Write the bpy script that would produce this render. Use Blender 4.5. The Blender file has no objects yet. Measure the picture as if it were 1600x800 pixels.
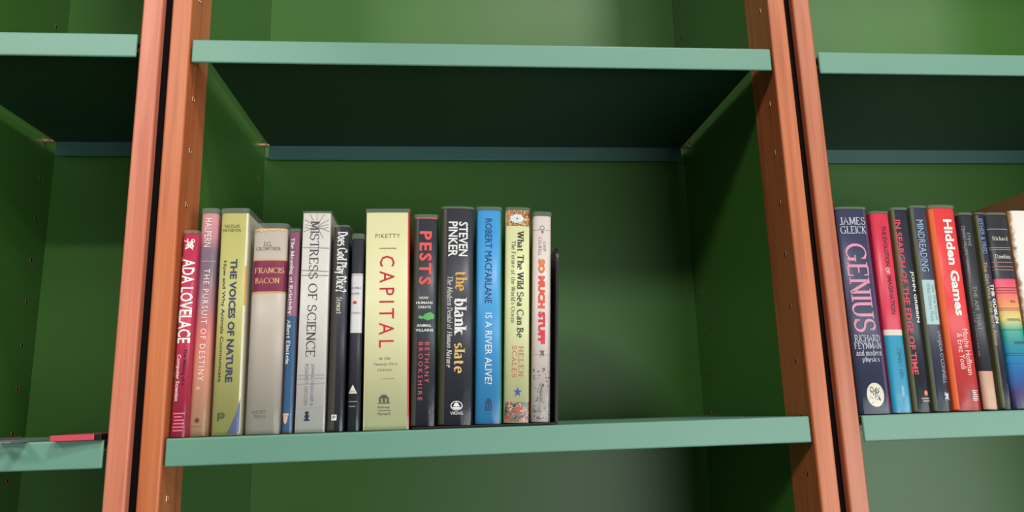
import bpy, bmesh, math, random
from mathutils import Vector, Matrix
random.seed(4)
SC = bpy.context.scene
COL = SC.collection
PI = math.pi

# ------------------------------------------------------------------ camera
cam_d = bpy.data.cameras.new('camera')
cam = bpy.data.objects.new('camera', cam_d); COL.objects.link(cam)
cam_d.sensor_fit = 'HORIZONTAL'; cam_d.sensor_width = 36.0
cam_d.lens = 36.0 * 1131.1 / 1600.0
cam_d.clip_start = 0.01
R_ = ((0.99623, 0.08625, 0.00961), (-0.08257, 0.97611, -0.20099), (-0.02671, 0.19944, 0.97955))
cam.matrix_world = Matrix((
    (R_[0][0], R_[0][2], -R_[0][1], 0.29709),
    (R_[1][0], R_[1][2], -R_[1][1], -0.80578),
    (R_[2][0], R_[2][2], -R_[2][1], 0.02451),
    (0, 0, 0, 1)))
SC.camera = cam

# ------------------------------------------------------------------ light and exposure
SC.view_settings.view_transform = 'Standard'
SC.view_settings.look = 'None'
SC.view_settings.gamma = 1.0
SC.view_settings.exposure = -0.3
world = bpy.data.worlds.new('world'); SC.world = world
world.use_nodes = True
world.node_tree.nodes['Background'].inputs[0].default_value = (0.92, 0.96, 1.0, 1)
world.node_tree.nodes['Background'].inputs[1].default_value = 0.09

def area_lamp(name, loc, target, sx, sy, power, color):
    d = bpy.data.lights.new(name, 'AREA'); d.shape = 'RECTANGLE'
    d.size = sx; d.size_y = sy; d.energy = power; d.color = color
    o = bpy.data.objects.new(name, d); COL.objects.link(o)
    o.location = loc
    o.rotation_euler = (Vector(target) - Vector(loc)).to_track_quat('-Z', 'Y').to_euler()
    return o
# ceiling lamp over the aisle, a row of lamps further into the room, daylight from the windows opposite
area_lamp('aisle_lamp', (1.70, -2.7, 3.8), (0.45, 0.0, 0.25), 0.6, 0.6, 128.0, (1.0, 0.97, 0.93))
area_lamp('far_ceiling_lamp', (1.0, -6.0, 3.9), (0.4, 0, 0.3), 1.4, 0.8, 45.0, (1.0, 0.97, 0.93))
area_lamp('far_ceiling_lamp', (5.0, -6.0, 3.9), (0.8, 0, 0.3), 1.4, 0.8, 95.0, (1.0, 0.97, 0.93))
area_lamp('far_ceiling_lamp', (-3.0, -5.5, 3.7), (0.4, 0, 0.2), 1.4, 0.8, 190.0, (1.0, 0.97, 0.93))
area_lamp('window_daylight', (2.6, -3.2, -0.58), (0.8, 0, -0.10), 3.8, 1.25, 120.0, (0.94, 0.98, 1.0))
sp_d = bpy.data.lights.new('added_left_bay_spot', 'SPOT'); sp_d.energy = 120.0; sp_d.spot_size = math.radians(15); sp_d.spot_blend = 0.6  # added unseen spot, narrowed to brighten the left bay only
sp_d.shadow_soft_size = 0.06; sp_d.color = (1.0, 0.97, 0.93)
sp_o = bpy.data.objects.new('added_left_bay_spot', sp_d); COL.objects.link(sp_o); sp_o.location = (0.35, -3.0, 1.62)
sp_o.rotation_euler = (Vector((-0.28, 0.36, 0.20)) - sp_o.location).to_track_quat('-Z', 'Y').to_euler()

# ------------------------------------------------------------------ materials
def lin(c):
    c /= 255.0
    return c / 12.92 if c <= 0.04045 else ((c + 0.055) / 1.055) ** 2.4
def rgb(r, g, b): return (lin(r), lin(g), lin(b), 1.0)
def new_mat(name):
    m = bpy.data.materials.new(name); m.use_nodes = True
    return m, m.node_tree.nodes, m.node_tree.links, m.node_tree.nodes['Principled BSDF']
def paint(name, col, rough=0.45, var=0.06, scale=9.0, bump=0.0, bscale=300.0, spec=0.5):
    """painted or printed surface with a little uneven tone"""
    m, n, l, b = new_mat(name)
    tc = n.new('ShaderNodeTexCoord'); nz = n.new('ShaderNodeTexNoise')
    nz.inputs['Scale'].default_value = scale; nz.inputs['Detail'].default_value = 3
    l.new(tc.outputs['Object'], nz.inputs['Vector'])
    cr = n.new('ShaderNodeValToRGB')
    cr.color_ramp.elements[0].position = 0.3; cr.color_ramp.elements[1].position = 0.7
    cr.color_ramp.elements[0].color = tuple(c * (1 - var) for c in col[:3]) + (1,)
    cr.color_ramp.elements[1].color = tuple(min(1, c * (1 + var)) for c in col[:3]) + (1,)
    l.new(nz.outputs['Fac'], cr.inputs[0]); l.new(cr.outputs[0], b.inputs['Base Color'])
    b.inputs['Roughness'].default_value = rough
    b.inputs['Specular IOR Level'].default_value = spec
    if bump > 0:
        n2 = n.new('ShaderNodeTexNoise'); n2.inputs['Scale'].default_value = bscale
        bp = n.new('ShaderNodeBump'); bp.inputs['Strength'].default_value = bump; bp.inputs['Distance'].default_value = 0.001
        l.new(tc.outputs['Object'], n2.inputs['Vector']); l.new(n2.outputs['Fac'], bp.inputs['Height']); l.new(bp.outputs[0], b.inputs['Normal'])
    return m
def wood(name, c0, c1, c2, seed):
    """straight-grained timber with long dark figure"""
    m, n, l, b = new_mat(name)
    tc = n.new('ShaderNodeTexCoord'); mp = n.new('ShaderNodeMapping')
    mp.inputs['Scale'].default_value = (55, 55, 2.6); mp.inputs['Location'].default_value = (seed, seed * 2, seed * 3)
    l.new(tc.outputs['Object'], mp.inputs[0])
    n1 = n.new('ShaderNodeTexNoise'); n1.inputs['Scale'].default_value = 1.0; n1.inputs['Detail'].default_value = 5; n1.inputs['Distortion'].default_value = 0.8
    l.new(mp.outputs[0], n1.inputs['Vector'])
    m2 = n.new('ShaderNodeMapping'); m2.inputs['Scale'].default_value = (420, 420, 9); l.new(tc.outputs['Object'], m2.inputs[0])
    n2 = n.new('ShaderNodeTexNoise'); n2.inputs['Scale'].default_value = 1.0; n2.inputs['Detail'].default_value = 2; l.new(m2.outputs[0], n2.inputs['Vector'])
    cr = n.new('ShaderNodeValToRGB'); e = cr.color_ramp.elements
    e[0].position = 0.28; e[0].color = c0; e[1].position = 0.75; e[1].color = c2
    k = e.new(0.5); k.color = c1
    l.new(n1.outputs['Fac'], cr.inputs[0])
    mx = n.new('ShaderNodeMixRGB'); mx.blend_type = 'MULTIPLY'; mx.inputs[0].default_value = 0.14
    c2r = n.new('ShaderNodeValToRGB'); c2r.color_ramp.elements[0].position = 0.35; c2r.color_ramp.elements[0].color = (0.45, 0.4, 0.38, 1); c2r.color_ramp.elements[1].position = 0.6
    l.new(n2.outputs['Fac'], c2r.inputs[0]); l.new(cr.outputs[0], mx.inputs[1]); l.new(c2r.outputs[0], mx.inputs[2])
    l.new(mx.outputs[0], b.inputs['Base Color'])
    b.inputs['Roughness'].default_value = 0.42
    bp = n.new('ShaderNodeBump'); bp.inputs['Strength'].default_value = 0.12; bp.inputs['Distance'].default_value = 0.001
    l.new(n2.outputs['Fac'], bp.inputs['Height']); l.new(bp.outputs[0], b.inputs['Normal'])
    return m
def ramp_z(name, h, stops, rough=0.35, wobble=0.0):
    """printed colour changing up the spine; stops are (height fraction, colour)"""
    m, n, l, b = new_mat(name)
    tc = n.new('ShaderNodeTexCoord'); sp = n.new('ShaderNodeSeparateXYZ'); l.new(tc.outputs['Object'], sp.inputs[0])
    dv = n.new('ShaderNodeMath'); dv.operation = 'DIVIDE'; dv.inputs[1].default_value = h
    l.new(sp.outputs['Z'], dv.inputs[0]); src = dv.outputs[0]
    if wobble:
        nz = n.new('ShaderNodeTexNoise'); nz.inputs['Scale'].default_value = 45; l.new(tc.outputs['Object'], nz.inputs['Vector'])
        mm = n.new('ShaderNodeMath'); mm.operation = 'MULTIPLY_ADD'; mm.inputs[1].default_value = wobble; l.new(nz.outputs['Fac'], mm.inputs[0]); l.new(src, mm.inputs[2]); src = mm.outputs[0]
    cr = n.new('ShaderNodeValToRGB'); e = cr.color_ramp.elements
    while len(e) > 1: e.remove(e[-1])
    e[0].position = stops[0][0]; e[0].color = stops[0][1]
    for p, c in stops[1:]:
        k = e.new(p); k.color = c
    l.new(src, cr.inputs[0]); l.new(cr.outputs[0], b.inputs['Base Color'])
    b.inputs['Roughness'].default_value = rough
    return m
def mottle(name, cols, scale, rough=0.35):
    """small printed picture read only as patches of colour"""
    m, n, l, b = new_mat(name)
    tc = n.new('ShaderNodeTexCoord'); vo = n.new('ShaderNodeTexNoise'); vo.inputs['Scale'].default_value = scale
    vo.inputs['Detail'].default_value = 1; vo.inputs['Distortion'].default_value = 1.5
    l.new(tc.outputs['Object'], vo.inputs['Vector'])
    cr = n.new('ShaderNodeValToRGB'); cr.color_ramp.interpolation = 'CONSTANT'; e = cr.color_ramp.elements
    while len(e) > 1: e.remove(e[-1])
    for i, c in enumerate(cols):
        p = 0.0 if i == 0 else 0.3 + 0.4 * i / len(cols)
        if i == 0: e[0].position = 0; e[0].color = c
        else: k = e.new(p); k.color = c
    l.new(vo.outputs['Fac'], cr.inputs[0]); l.new(cr.outputs[0], b.inputs['Base Color'])
    b.inputs['Roughness'].default_value = rough
    return m
def clear_plastic(name, seed):
    """glossy clear book covering: see-through with reflections and soft wrinkles"""
    m, n, l, b = new_mat(name)
    out = n['Material Output']; n.remove(b)
    tr = n.new('ShaderNodeBsdfTransparent'); tr.inputs[0].default_value = (0.97, 0.975, 0.97, 1)
    gl = n.new('ShaderNodeBsdfGlossy'); gl.inputs['Roughness'].default_value = 0.10
    fr = n.new('ShaderNodeFresnel'); fr.inputs['IOR'].default_value = 1.45
    mx = n.new('ShaderNodeMixShader')
    tc = n.new('ShaderNodeTexCoord'); mp = n.new('ShaderNodeMapping'); mp.inputs['Scale'].default_value = (60, 60, 16); mp.inputs['Location'].default_value = (seed, 0, seed * 1.7)
    nz = n.new('ShaderNodeTexNoise'); nz.inputs['Scale'].default_value = 1.0; nz.inputs['Detail'].default_value = 2
    bp = n.new('ShaderNodeBump'); bp.inputs['Strength'].default_value = 0.22; bp.inputs['Distance'].default_value = 0.003
    l.new(tc.outputs['Object'], mp.inputs[0]); l.new(mp.outputs[0], nz.inputs['Vector']); l.new(nz.outputs['Fac'], bp.inputs['Height'])
    l.new(bp.outputs[0], gl.inputs['Normal']); l.new(bp.outputs[0], fr.inputs['Normal'])
    ge = n.new('ShaderNodeNewGeometry'); fm = n.new('ShaderNodeMath'); fm.operation = 'MULTIPLY'; inv = n.new('ShaderNodeMath'); inv.operation = 'SUBTRACT'; inv.inputs[0].default_value = 1.0
    l.new(ge.outputs['Backfacing'], inv.inputs[1]); l.new(inv.outputs[0], fm.inputs[0]); l.new(fr.outputs[0], fm.inputs[1])   # a thin sheet only mirrors on its outer face
    l.new(fm.outputs[0], mx.inputs[0]); l.new(tr.outputs[0], mx.inputs[1]); l.new(gl.outputs[0], mx.inputs[2])
    l.new(mx.outputs[0], out.inputs[0])
    return m
def haze_plastic(name):
    m, n, l, b = new_mat(name)
    out = n['Material Output']
    b.inputs['Base Color'].default_value = rgb(150, 158, 146); b.inputs['Roughness'].default_value = 0.2
    tr = n.new('ShaderNodeBsdfTransparent'); mx = n.new('ShaderNodeMixShader'); mx.inputs[0].default_value = 0.35
    l.new(tr.outputs[0], mx.inputs[1]); l.new(b.outputs[0], mx.inputs[2]); l.new(mx.outputs[0], out.inputs[0])
    return m

M_MINT = paint('mint_steel', (0.140, 0.310, 0.222, 1), 0.42, 0.03, 6, 0.05, 900)
M_GREEN = paint('green_laminate', (0.052, 0.160, 0.024, 1), 0.42, 0.05, 4, 0.04, 500, 0.5)
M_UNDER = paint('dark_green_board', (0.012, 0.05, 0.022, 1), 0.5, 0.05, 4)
M_REAR = paint('rear_lip_shaded_steel', (0.052, 0.140, 0.122, 1), 0.45, 0.03, 6)  # rear lip steel, darkened in colour for the shade under the shelf
M_WOODS = [wood('timber_left', rgb(192, 106, 77), rgb(210, 126, 97), rgb(216, 136, 108), 1.3),
           wood('timber_middle', rgb(160, 79, 42), rgb(196, 109, 63), rgb(205, 123, 78), 4.1),
           wood('timber_right', rgb(165, 84, 50), rgb(191, 112, 77), rgb(199, 127, 91), 7.7)]
M_SLEEVE = paint('dull_bronze', rgb(124, 84, 56), 0.45, 0.05)
M_BRASS = paint('brass', rgb(196, 150, 112), 0.35, 0.05)
M_BRASS.node_tree.nodes['Principled BSDF'].inputs['Metallic'].default_value = 0.6
M_SHADE = paint('hole_gap_shade_black', rgb(14, 10, 9), 0.9, spec=0.1)  # flat black standing for shade inside holes and between posts
M_BLACK = paint('black_steel', rgb(20, 19, 20), 0.42)
M_GREY = paint('grey_steel', rgb(120, 125, 122), 0.35)
M_PAGE = paint('page_paper', rgb(224, 214, 192), 0.8, 0.04, 60, 0.2, 700)
M_FLOOR = paint('grey_carpet', rgb(96, 92, 86), 0.95, 0.2, 60, 0.4, 400)
M_WALL = paint('white_wall', rgb(205, 200, 190), 0.8, 0.02)
M_RIM = haze_plastic('sleeve_edge_plastic')
INK = {}
def ink(c):
    k = tuple(c)
    if k not in INK: INK[k] = paint('printed_ink', rgb(*c), 0.4, 0.02)
    return INK[k]

# ------------------------------------------------------------------ object helpers
def link(name, me, mat, parent=None):
    o = bpy.data.objects.new(name, me); COL.objects.link(o)
    if mat is not None:
        for m in (mat if isinstance(mat, (list, tuple)) else [mat]): me.materials.append(m)
    if parent: o.parent = parent
    return o
def empty(name, loc, label, cat, group=None, rot=(0, 0, 0)):
    o = bpy.data.objects.new(name, None); COL.objects.link(o)
    o.location = loc; o.rotation_euler = rot; o.empty_display_size = 0.05
    o['label'] = label; o['category'] = cat
    if group: o['group'] = group
    return o
def box_bm(x0, x1, y0, y1, z0, z1, bev=0.0, seg=2):
    bm = bmesh.new(); bmesh.ops.create_cube(bm, size=1.0)
    for v in bm.verts:
        v.co = Vector(((x0 + x1) / 2 + v.co.x * (x1 - x0), (y0 + y1) / 2 + v.co.y * (y1 - y0), (z0 + z1) / 2 + v.co.z * (z1 - z0)))
    if bev: bmesh.ops.bevel(bm, geom=list(bm.edges), offset=bev, segments=seg, affect='EDGES', profile=0.5)
    return bm
def from_bm(name, bm, mat, parent=None, smooth=False):
    me = bpy.data.meshes.new(name); bm.to_mesh(me); bm.free()
    if smooth:
        for p in me.polygons: p.use_smooth = True
    return link(name, me, mat, parent)
def box(name, x0, x1, y0, y1, z0, z1, mat, parent=None, bev=0.0, seg=2):
    return from_bm(name, box_bm(x0, x1, y0, y1, z0, z1, bev, seg), mat, parent)
def struct(o):
    o['kind'] = 'structure'; return o

# ------------------------------------------------------------------ setting
FLOOR_Z = -1.40
struct(box('floor', -3.0, 4.0, -6.0, 0.45, FLOOR_Z - 0.05, FLOOR_Z, M_FLOOR))
struct(box('wall_back', -3.0, 4.0, 0.45, 0.55, FLOOR_Z, 2.6, M_WALL))

# ------------------------------------------------------------------ bookcases
PW, GAP, EPS, PD, BACK = 0.0229, 0.0104, 0.0025, 0.0673, 0.362
TOP_Z = 1.75
PITCH = 0.0643
hole_me = {}
def peg_mesh(side, square=False):
    """small sleeved hole in a side: a rim ring round a dark bore"""
    key = (side, square)
    if key in hole_me: return hole_me[key]
    vs, fs, mi = [], [], []; N = 4 if square else 12; ro = PI / 4 if square else 0.0
    def ring(r, d): 
        k = len(vs)
        for i in range(N):
            a = 2 * PI * i / N + ro; vs.append((side * d, r * math.cos(a), r * math.sin(a)))
        return k
    a, b, c, d = ring(0.0042, 0.0), ring(0.0038, 0.0007), ring(0.0028, 0.0007), ring(0.0026, 0.0002)
    for p, q in ((a, b), (b, c), (c, d)):
        for i in range(N):
            j = (i + 1) % N; f = (p + i, p + j, q + j, q + i); fs.append(f if side > 0 else f[::-1]); mi.append(0)
    f = tuple(range(d, d + N)); fs.append(f if side > 0 else f[::-1]); mi.append(1)
    me = bpy.data.meshes.new('peg_hole'); me.from_pydata(vs, [], fs); me.update()
    me.materials.append(M_BRASS if square else M_SLEEVE); me.materials.append(M_SHADE)
    for p, k in zip(me.polygons, mi): p.material_index = k
    hole_me[key] = me
    return me
pin_me = {}
def pin_mesh(side):
    if side in pin_me: return pin_me[side]
    bm = bmesh.new(); N = 12; prev = None
    prof = [(0.0, 0.0028), (0.013, 0.0028), (0.0146, 0.0022), (0.015, 0.0008)]
    for x, r in prof:
        cur = [bm.verts.new((side * x, r * math.cos(2 * PI * i / N), r * math.sin(2 * PI * i / N))) for i in range(N)]
        if prev:
            for i in range(N):
                q = (prev[i], prev[(i + 1) % N], cur[(i + 1) % N], cur[i]); bm.faces.new(q if side > 0 else q[::-1])
        prev = cur
    bm.faces.new(prev if side > 0 else prev[::-1])
    me = bpy.data.meshes.new('shelf_pin'); bm.to_mesh(me); bm.free(); me.materials.append(M_BRASS)
    pin_me[side] = me
    return me
def soften(o):
    for p in o.data.polygons: p.use_smooth = True
    o.modifiers.new('even_shading', 'WEIGHTED_NORMAL').keep_sharp = False
def TIP_DROP(sz, py):
    z = sz[0] if isinstance(sz, tuple) else sz
    return 0.0122 * py if abs(z) < 0.01 else 0.0
def bookcase(x0, x1, wmat, label, shelf_zs, dz):
    """x0, x1: clear shelf span; uprights stand EPS outside of it"""
    root = empty('bookcase', ((x0 + x1) / 2, 0, FLOOR_Z), label, 'bookcase', 'bookcases standing in a row')
    ox, oz = (x0 + x1) / 2, FLOOR_Z
    def place(o): o.location = (o.location.x - ox, o.location.y, o.location.z - oz); return o
    zt = TOP_Z
    for s, xi in ((-1, x0 - EPS), (1, x1 + EPS)):
        xa, xb = (xi - PW, xi) if s < 0 else (xi, xi + PW)
        post = place(box('side_post', xa, xb, 0.0, PD, FLOOR_Z, zt, wmat, root, 0.0030, 4)); soften(post); post['label'] = 'reddish brown timber upright with a row of shelf holes'
        pa, pb = (xa, xb - 0.0022) if s < 0 else (xa + 0.0022, xb)
        panel = place(box('side_panel', pa, pb, PD + 0.0002, BACK + 0.018, FLOOR_Z, zt, M_GREEN, root)); panel['label'] = 'deep green side panel with a row of shelf holes'
        inner = (xb if s < 0 else xa); pin = pb if s < 0 else pa
        for k in range(-4, 21):
            z = k * PITCH + dz
            for par, px, py in ((post, inner, 0.0228), (panel, pin, 0.329)):
                h = bpy.data.objects.new('peg_hole', peg_mesh(-s, par is post)); COL.objects.link(h); h.parent = par; h.location = (px + s * -0.0001, py, z)
        for sz in shelf_zs:
            for par, px, py in ((post, inner, 0.0228), (panel, pin, 0.329)):
                h = bpy.data.objects.new('shelf_pin', pin_mesh(-s)); COL.objects.link(h); h.parent = par; h.location = (px, py, -TIP_DROP(sz, py) + (sz if not isinstance(sz, tuple) else sz[0 if s < 0 else 1]) - 0.0059 - 0.0030)
    xl, xr = x0 - EPS, x1 + EPS
    place(box('back_panel', xl - 0.002, xr + 0.002, BACK, BACK + 0.016, FLOOR_Z, zt, M_GREEN, root))['label'] = 'deep green back panel'
    place(box('top_panel', xl, xr, 0.002, BACK, zt - 0.024, zt, wmat, root, 0.001))
    place(box('plinth', xl, xr, 0.02, 0.04, FLOOR_Z, FLOOR_Z + 0.09, wmat, root, 0.001))
    return root
SH, SD, ST, BH = 0.0289, 0.3417, 0.0058, 0.0289
TIP = 0.012      # the shelves under the books sit tipped back a little on their pins
def shelf(x0, x1, z0, z1, label, tip=0.0):
    """folded steel shelf: deck, tall front lip, rear lip; z0/z1 heights of its two ends"""
    cx = (x0 + x1) / 2; L = (x1 - x0) / 2 - 0.0004
    root = empty('shelf', (cx, 0, (z0 + z1) / 2), label, 'shelf', 'steel shelves of the bookcases', (-tip, -math.atan2(z1 - z0, x1 - x0), 0))
    box('deck', -L + 0.006, L - 0.006, 0.0030, SD, -0.0022, -0.0001, M_MINT, root)
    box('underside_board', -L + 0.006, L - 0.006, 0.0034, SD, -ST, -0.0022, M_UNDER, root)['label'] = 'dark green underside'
    box('front_lip', -L, L, 0.0, 0.0032, -SH, 0.0, M_MINT, root, 0.0018, 3)
    box('rear_lip', -L + 0.006, L - 0.006, SD, SD + 0.003, -BH, 0.0, M_REAR, root, 0.0009, 2)['label'] = 'rear lip with its shade painted in as dark teal'
    return root
XL1 = -2 * EPS - 2 * PW - GAP        # right end of the left bay's shelves
XL0 = -0.3310
XR0 = 0.70 + 2 * EPS + 2 * PW + GAP  # left end of the right bay's shelves
XR1 = XR0 + 0.70
bookcase(XL0, XL1, M_WOODS[0], 'narrow bookcase with salmon timber posts left of the book-filled centre bay', [-0.4515, -0.0012, 0.4573, 1.157], 0.0)
bookcase(0.0, 0.70, M_WOODS[1], 'middle bookcase whose orange-brown posts frame fourteen books on its shelf', [-0.45, (-0.0018, 0.0016), (0.4515, 0.4507), 1.157], 0.0003)
bookcase(XR0, XR1, M_WOODS[2], 'right-hand bookcase with salmon timber post and purple book against it', [-0.45, (0.0004, 0.0034), 0.4477, 1.157], 0.0)
shelf(XL0, XL1, 0.4573, 0.4573, 'mint green steel shelf, upper one of the narrow left bookcase')
shelf(XL0, XL1, -0.0012, -0.0012, 'mint green steel shelf carrying the flat red booklet', TIP)
shelf(XL0, XL1, 1.157, 1.157, 'mint green steel shelf of left bookcase above the frame')
shelf(XL0, XL1, -0.4515, -0.4515, 'mint green steel shelf of left bookcase below the frame')
shelf(0.0, 0.70, 0.4515, 0.4507, 'empty mint green steel shelf across the top of the middle bookcase')
CZ0, CZ1 = -0.0018, 0.0016
shelf(0.0, 0.70, CZ0, CZ1, 'mint green steel shelf carrying the fourteen upright books', TIP)
shelf(0.0, 0.70, 1.157, 1.157, 'mint green steel shelf of middle bookcase above the frame')
shelf(0.0, 0.70, -0.45, -0.45, 'mint green steel shelf of middle bookcase below the frame')
shelf(XR0, XR1, 0.4477, 0.4477, 'empty mint green steel shelf over the right-hand books')
RZ0, RZ1 = 0.0004, 0.0034
shelf(XR0, XR1, RZ0, RZ1, 'bright mint steel shelf carrying the right-hand row of books', TIP)
shelf(XR0, XR1, 1.157, 1.157, 'mint green steel shelf of right bookcase above the frame')
shelf(XR0, XR1, -0.45, -0.45, 'mint green steel shelf of right bookcase below the frame')

def gap_shade(xa, xb, label):
    o = box('gap_shade_strip', xa + 0.0002, xb - 0.0002, 0.0095, 0.020, FLOOR_Z, TOP_Z, M_SHADE)  # added black strip: the gap's shade put into a colour
    o['label'] = label; o['category'] = 'strip'; o['group'] = 'added shade strips between the bookcases'
gap_shade(XL1 + EPS + PW, -EPS - PW, 'added black strip standing for shade in the gap between left and middle bookcase posts')
gap_shade(0.70 + EPS + PW, XR0 - EPS - PW, 'added black strip standing for shade in the gap between middle and right bookcase posts')

# ------------------------------------------------------------------ lettering
GLY = {
'A': 'L.04,0,.36,1,.7,0;L.15,.36,.57,.36;S.04,0;S.7,0', 'B': 'L.1,0,.1,1;A.1,.76,.4,.24,90,-90;A.1,.27,.48,.27,90,-90;S.08,0;S.08,1',
'C': 'A.45,.5,.42,.5,50,310;V.72,.85;V.72,.15', 'D': 'L.1,0,.1,1;A.1,.5,.6,.5,90,-90;S.08,0;S.08,1', 'E': 'L.1,0,.1,1;L.1,1,.56,1;L.1,.52,.46,.52;L.1,0,.58,0;S.08,0;S.08,1;V.57,.9;V.59,.1',
'F': 'L.1,0,.1,1;L.1,1,.56,1;L.1,.52,.46,.52;S.1,0;S.08,1;V.57,.9', 'G': 'A.45,.5,.42,.5,50,340;L.78,.02,.78,.42;S.74,.42;V.74,.86', 'H': 'L.1,0,.1,1;L.68,0,.68,1;L.1,.52,.68,.52;S.1,0;S.1,1;S.68,0;S.68,1',
'I': 'L.12,0,.12,1;S.12,0;S.12,1', 'J': 'L.3,1,.3,.15;A.15,.15,.15,.2,0,-150;S.3,1', 'K': 'L.1,0,.1,1;L.1,.42,.62,1;L.25,.55,.68,0;S.1,0;S.1,1;S.66,0;S.62,1', 'L': 'L.1,0,.1,1;L.1,0,.56,0;S.1,1;S.08,0;V.57,.12',
'M': 'L.1,0,.12,1;L.12,1,.46,.1;L.46,.1,.8,1;L.8,1,.84,0;S.1,0;S.84,0;S.1,1;S.82,1', 'N': 'L.1,0,.1,1;L.1,1,.68,0;L.68,0,.68,1;S.1,0;S.08,1;S.68,1', 'O': 'A.47,.5,.42,.5,0,360', 'P': 'L.1,0,.1,1;A.1,.73,.46,.27,90,-90;S.1,0;S.08,1',
'R': 'L.1,0,.1,1;A.1,.74,.44,.26,90,-90;L.3,.48,.66,0;S.1,0;S.08,1;S.66,0', 'S': 'A.32,.75,.25,.25,40,270;A.32,.25,.28,.25,90,-140;V.53,.85;V.06,.15', 'T': 'L.34,0,.34,1;L0,1,.68,1;S.34,0;V0,.9;V.68,.9', 'U': 'L.1,1,.1,.3;A.38,.3,.28,.3,180,360;L.66,.3,.66,1;S.1,1;S.66,1',
'V': 'L0,1,.34,0;L.34,0,.68,1;S.02,1;S.66,1', 'W': 'L0,1,.26,0;L.26,0,.48,.95;L.48,.95,.72,0;L.72,0,.96,1;S.02,1;S.48,1;S.95,1', 'Y': 'L0,1,.34,.45;L.34,.45,.68,1;L.34,.45,.34,0;S.02,1;S.66,1;S.34,0',
'a': 'A.22,.5,.16,.16,150,0;L.38,.5,.38,.06;L.38,.06,.46,0;A.22,.19,.17,.19,60,330', 'b': 'L.1,0,.1,1;A.27,.32,.2,.33,0,360;S.07,1', 'c': 'A.27,.32,.22,.33,50,310', 'd': 'L.44,0,.44,1;A.26,.32,.2,.33,0,360;S.41,1;S.47,0', 'e': 'A.27,.33,.22,.33,0,310;L.06,.36,.48,.36',
'f': 'L.16,0,.16,.8;A.3,.8,.14,.2,180,60;L.02,.62,.34,.62;S.16,0', 'g': 'A.24,.42,.18,.22,0,360;A.24,-.1,.2,.17,0,360;L.14,.22,.16,.06;L.38,.58,.5,.64', 'h': 'L.1,0,.1,1;A.28,.42,.18,.24,180,0;L.46,.42,.46,0;S.1,0;S.46,0;S.07,1', 'i': 'L.1,0,.1,.64;S.1,0;S.07,.64;D.1,.9', 'k': 'L.1,0,.1,1;L.1,.25,.42,.64;L.2,.38,.46,0;S.1,0;S.45,0;S.07,1;S.42,.64', 'l': 'L.1,0,.1,1;S.1,0;S.07,1',
'm': 'L.1,0,.1,.64;A.25,.44,.15,.22,180,0;L.4,.44,.4,0;A.55,.44,.15,.22,180,0;L.7,.44,.7,0;S.1,0;S.4,0;S.7,0;S.07,.64', 'n': 'L.1,0,.1,.64;A.27,.42,.17,.24,180,0;L.44,.42,.44,0;S.1,0;S.44,0;S.07,.64', 'o': 'A.27,.32,.23,.33,0,360', 'p': 'L.1,-.3,.1,.64;A.27,.32,.2,.33,0,360;S.1,-.3;S.07,.64', 'r': 'L.1,0,.1,.64;A.26,.44,.16,.2,180,50;S.1,0;S.07,.64',
's': 'A.2,.49,.15,.16,40,270;A.2,.17,.17,.17,90,-140', 't': 'L.15,.85,.15,.12;A.27,.12,.12,.12,180,320;L.02,.62,.32,.62', 'u': 'L.1,.64,.1,.2;A.26,.2,.16,.2,180,360;L.42,.2,.42,.64;L.42,.2,.44,0;S.08,.64;S.4,.64', 'v': 'L0,.64,.22,0;L.22,0,.44,.64;S.02,.64;S.43,.64', 'w': 'L0,.64,.18,0;L.18,0,.34,.6;L.34,.6,.5,0;L.5,0,.68,.64;S.02,.64;S.66,.64', 'x': 'L0,.64,.44,0;L.44,.64,0,0', 'y': 'L0,.64,.23,0;L.44,.64,.16,-.28;S.02,.64;S.43,.64',
'.': 'D.08,.05', "'": 'L.08,1,.08,.76', '-': 'L.02,.34,.28,.34', '?': 'A.24,.76,.2,.24,170,-60;L.3,.5,.26,.28;D.25,.05', '&': 'A.3,.78,.16,.22,0,360;A.3,.26,.26,.27,90,360;L.22,.64,.66,0',
}
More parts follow.
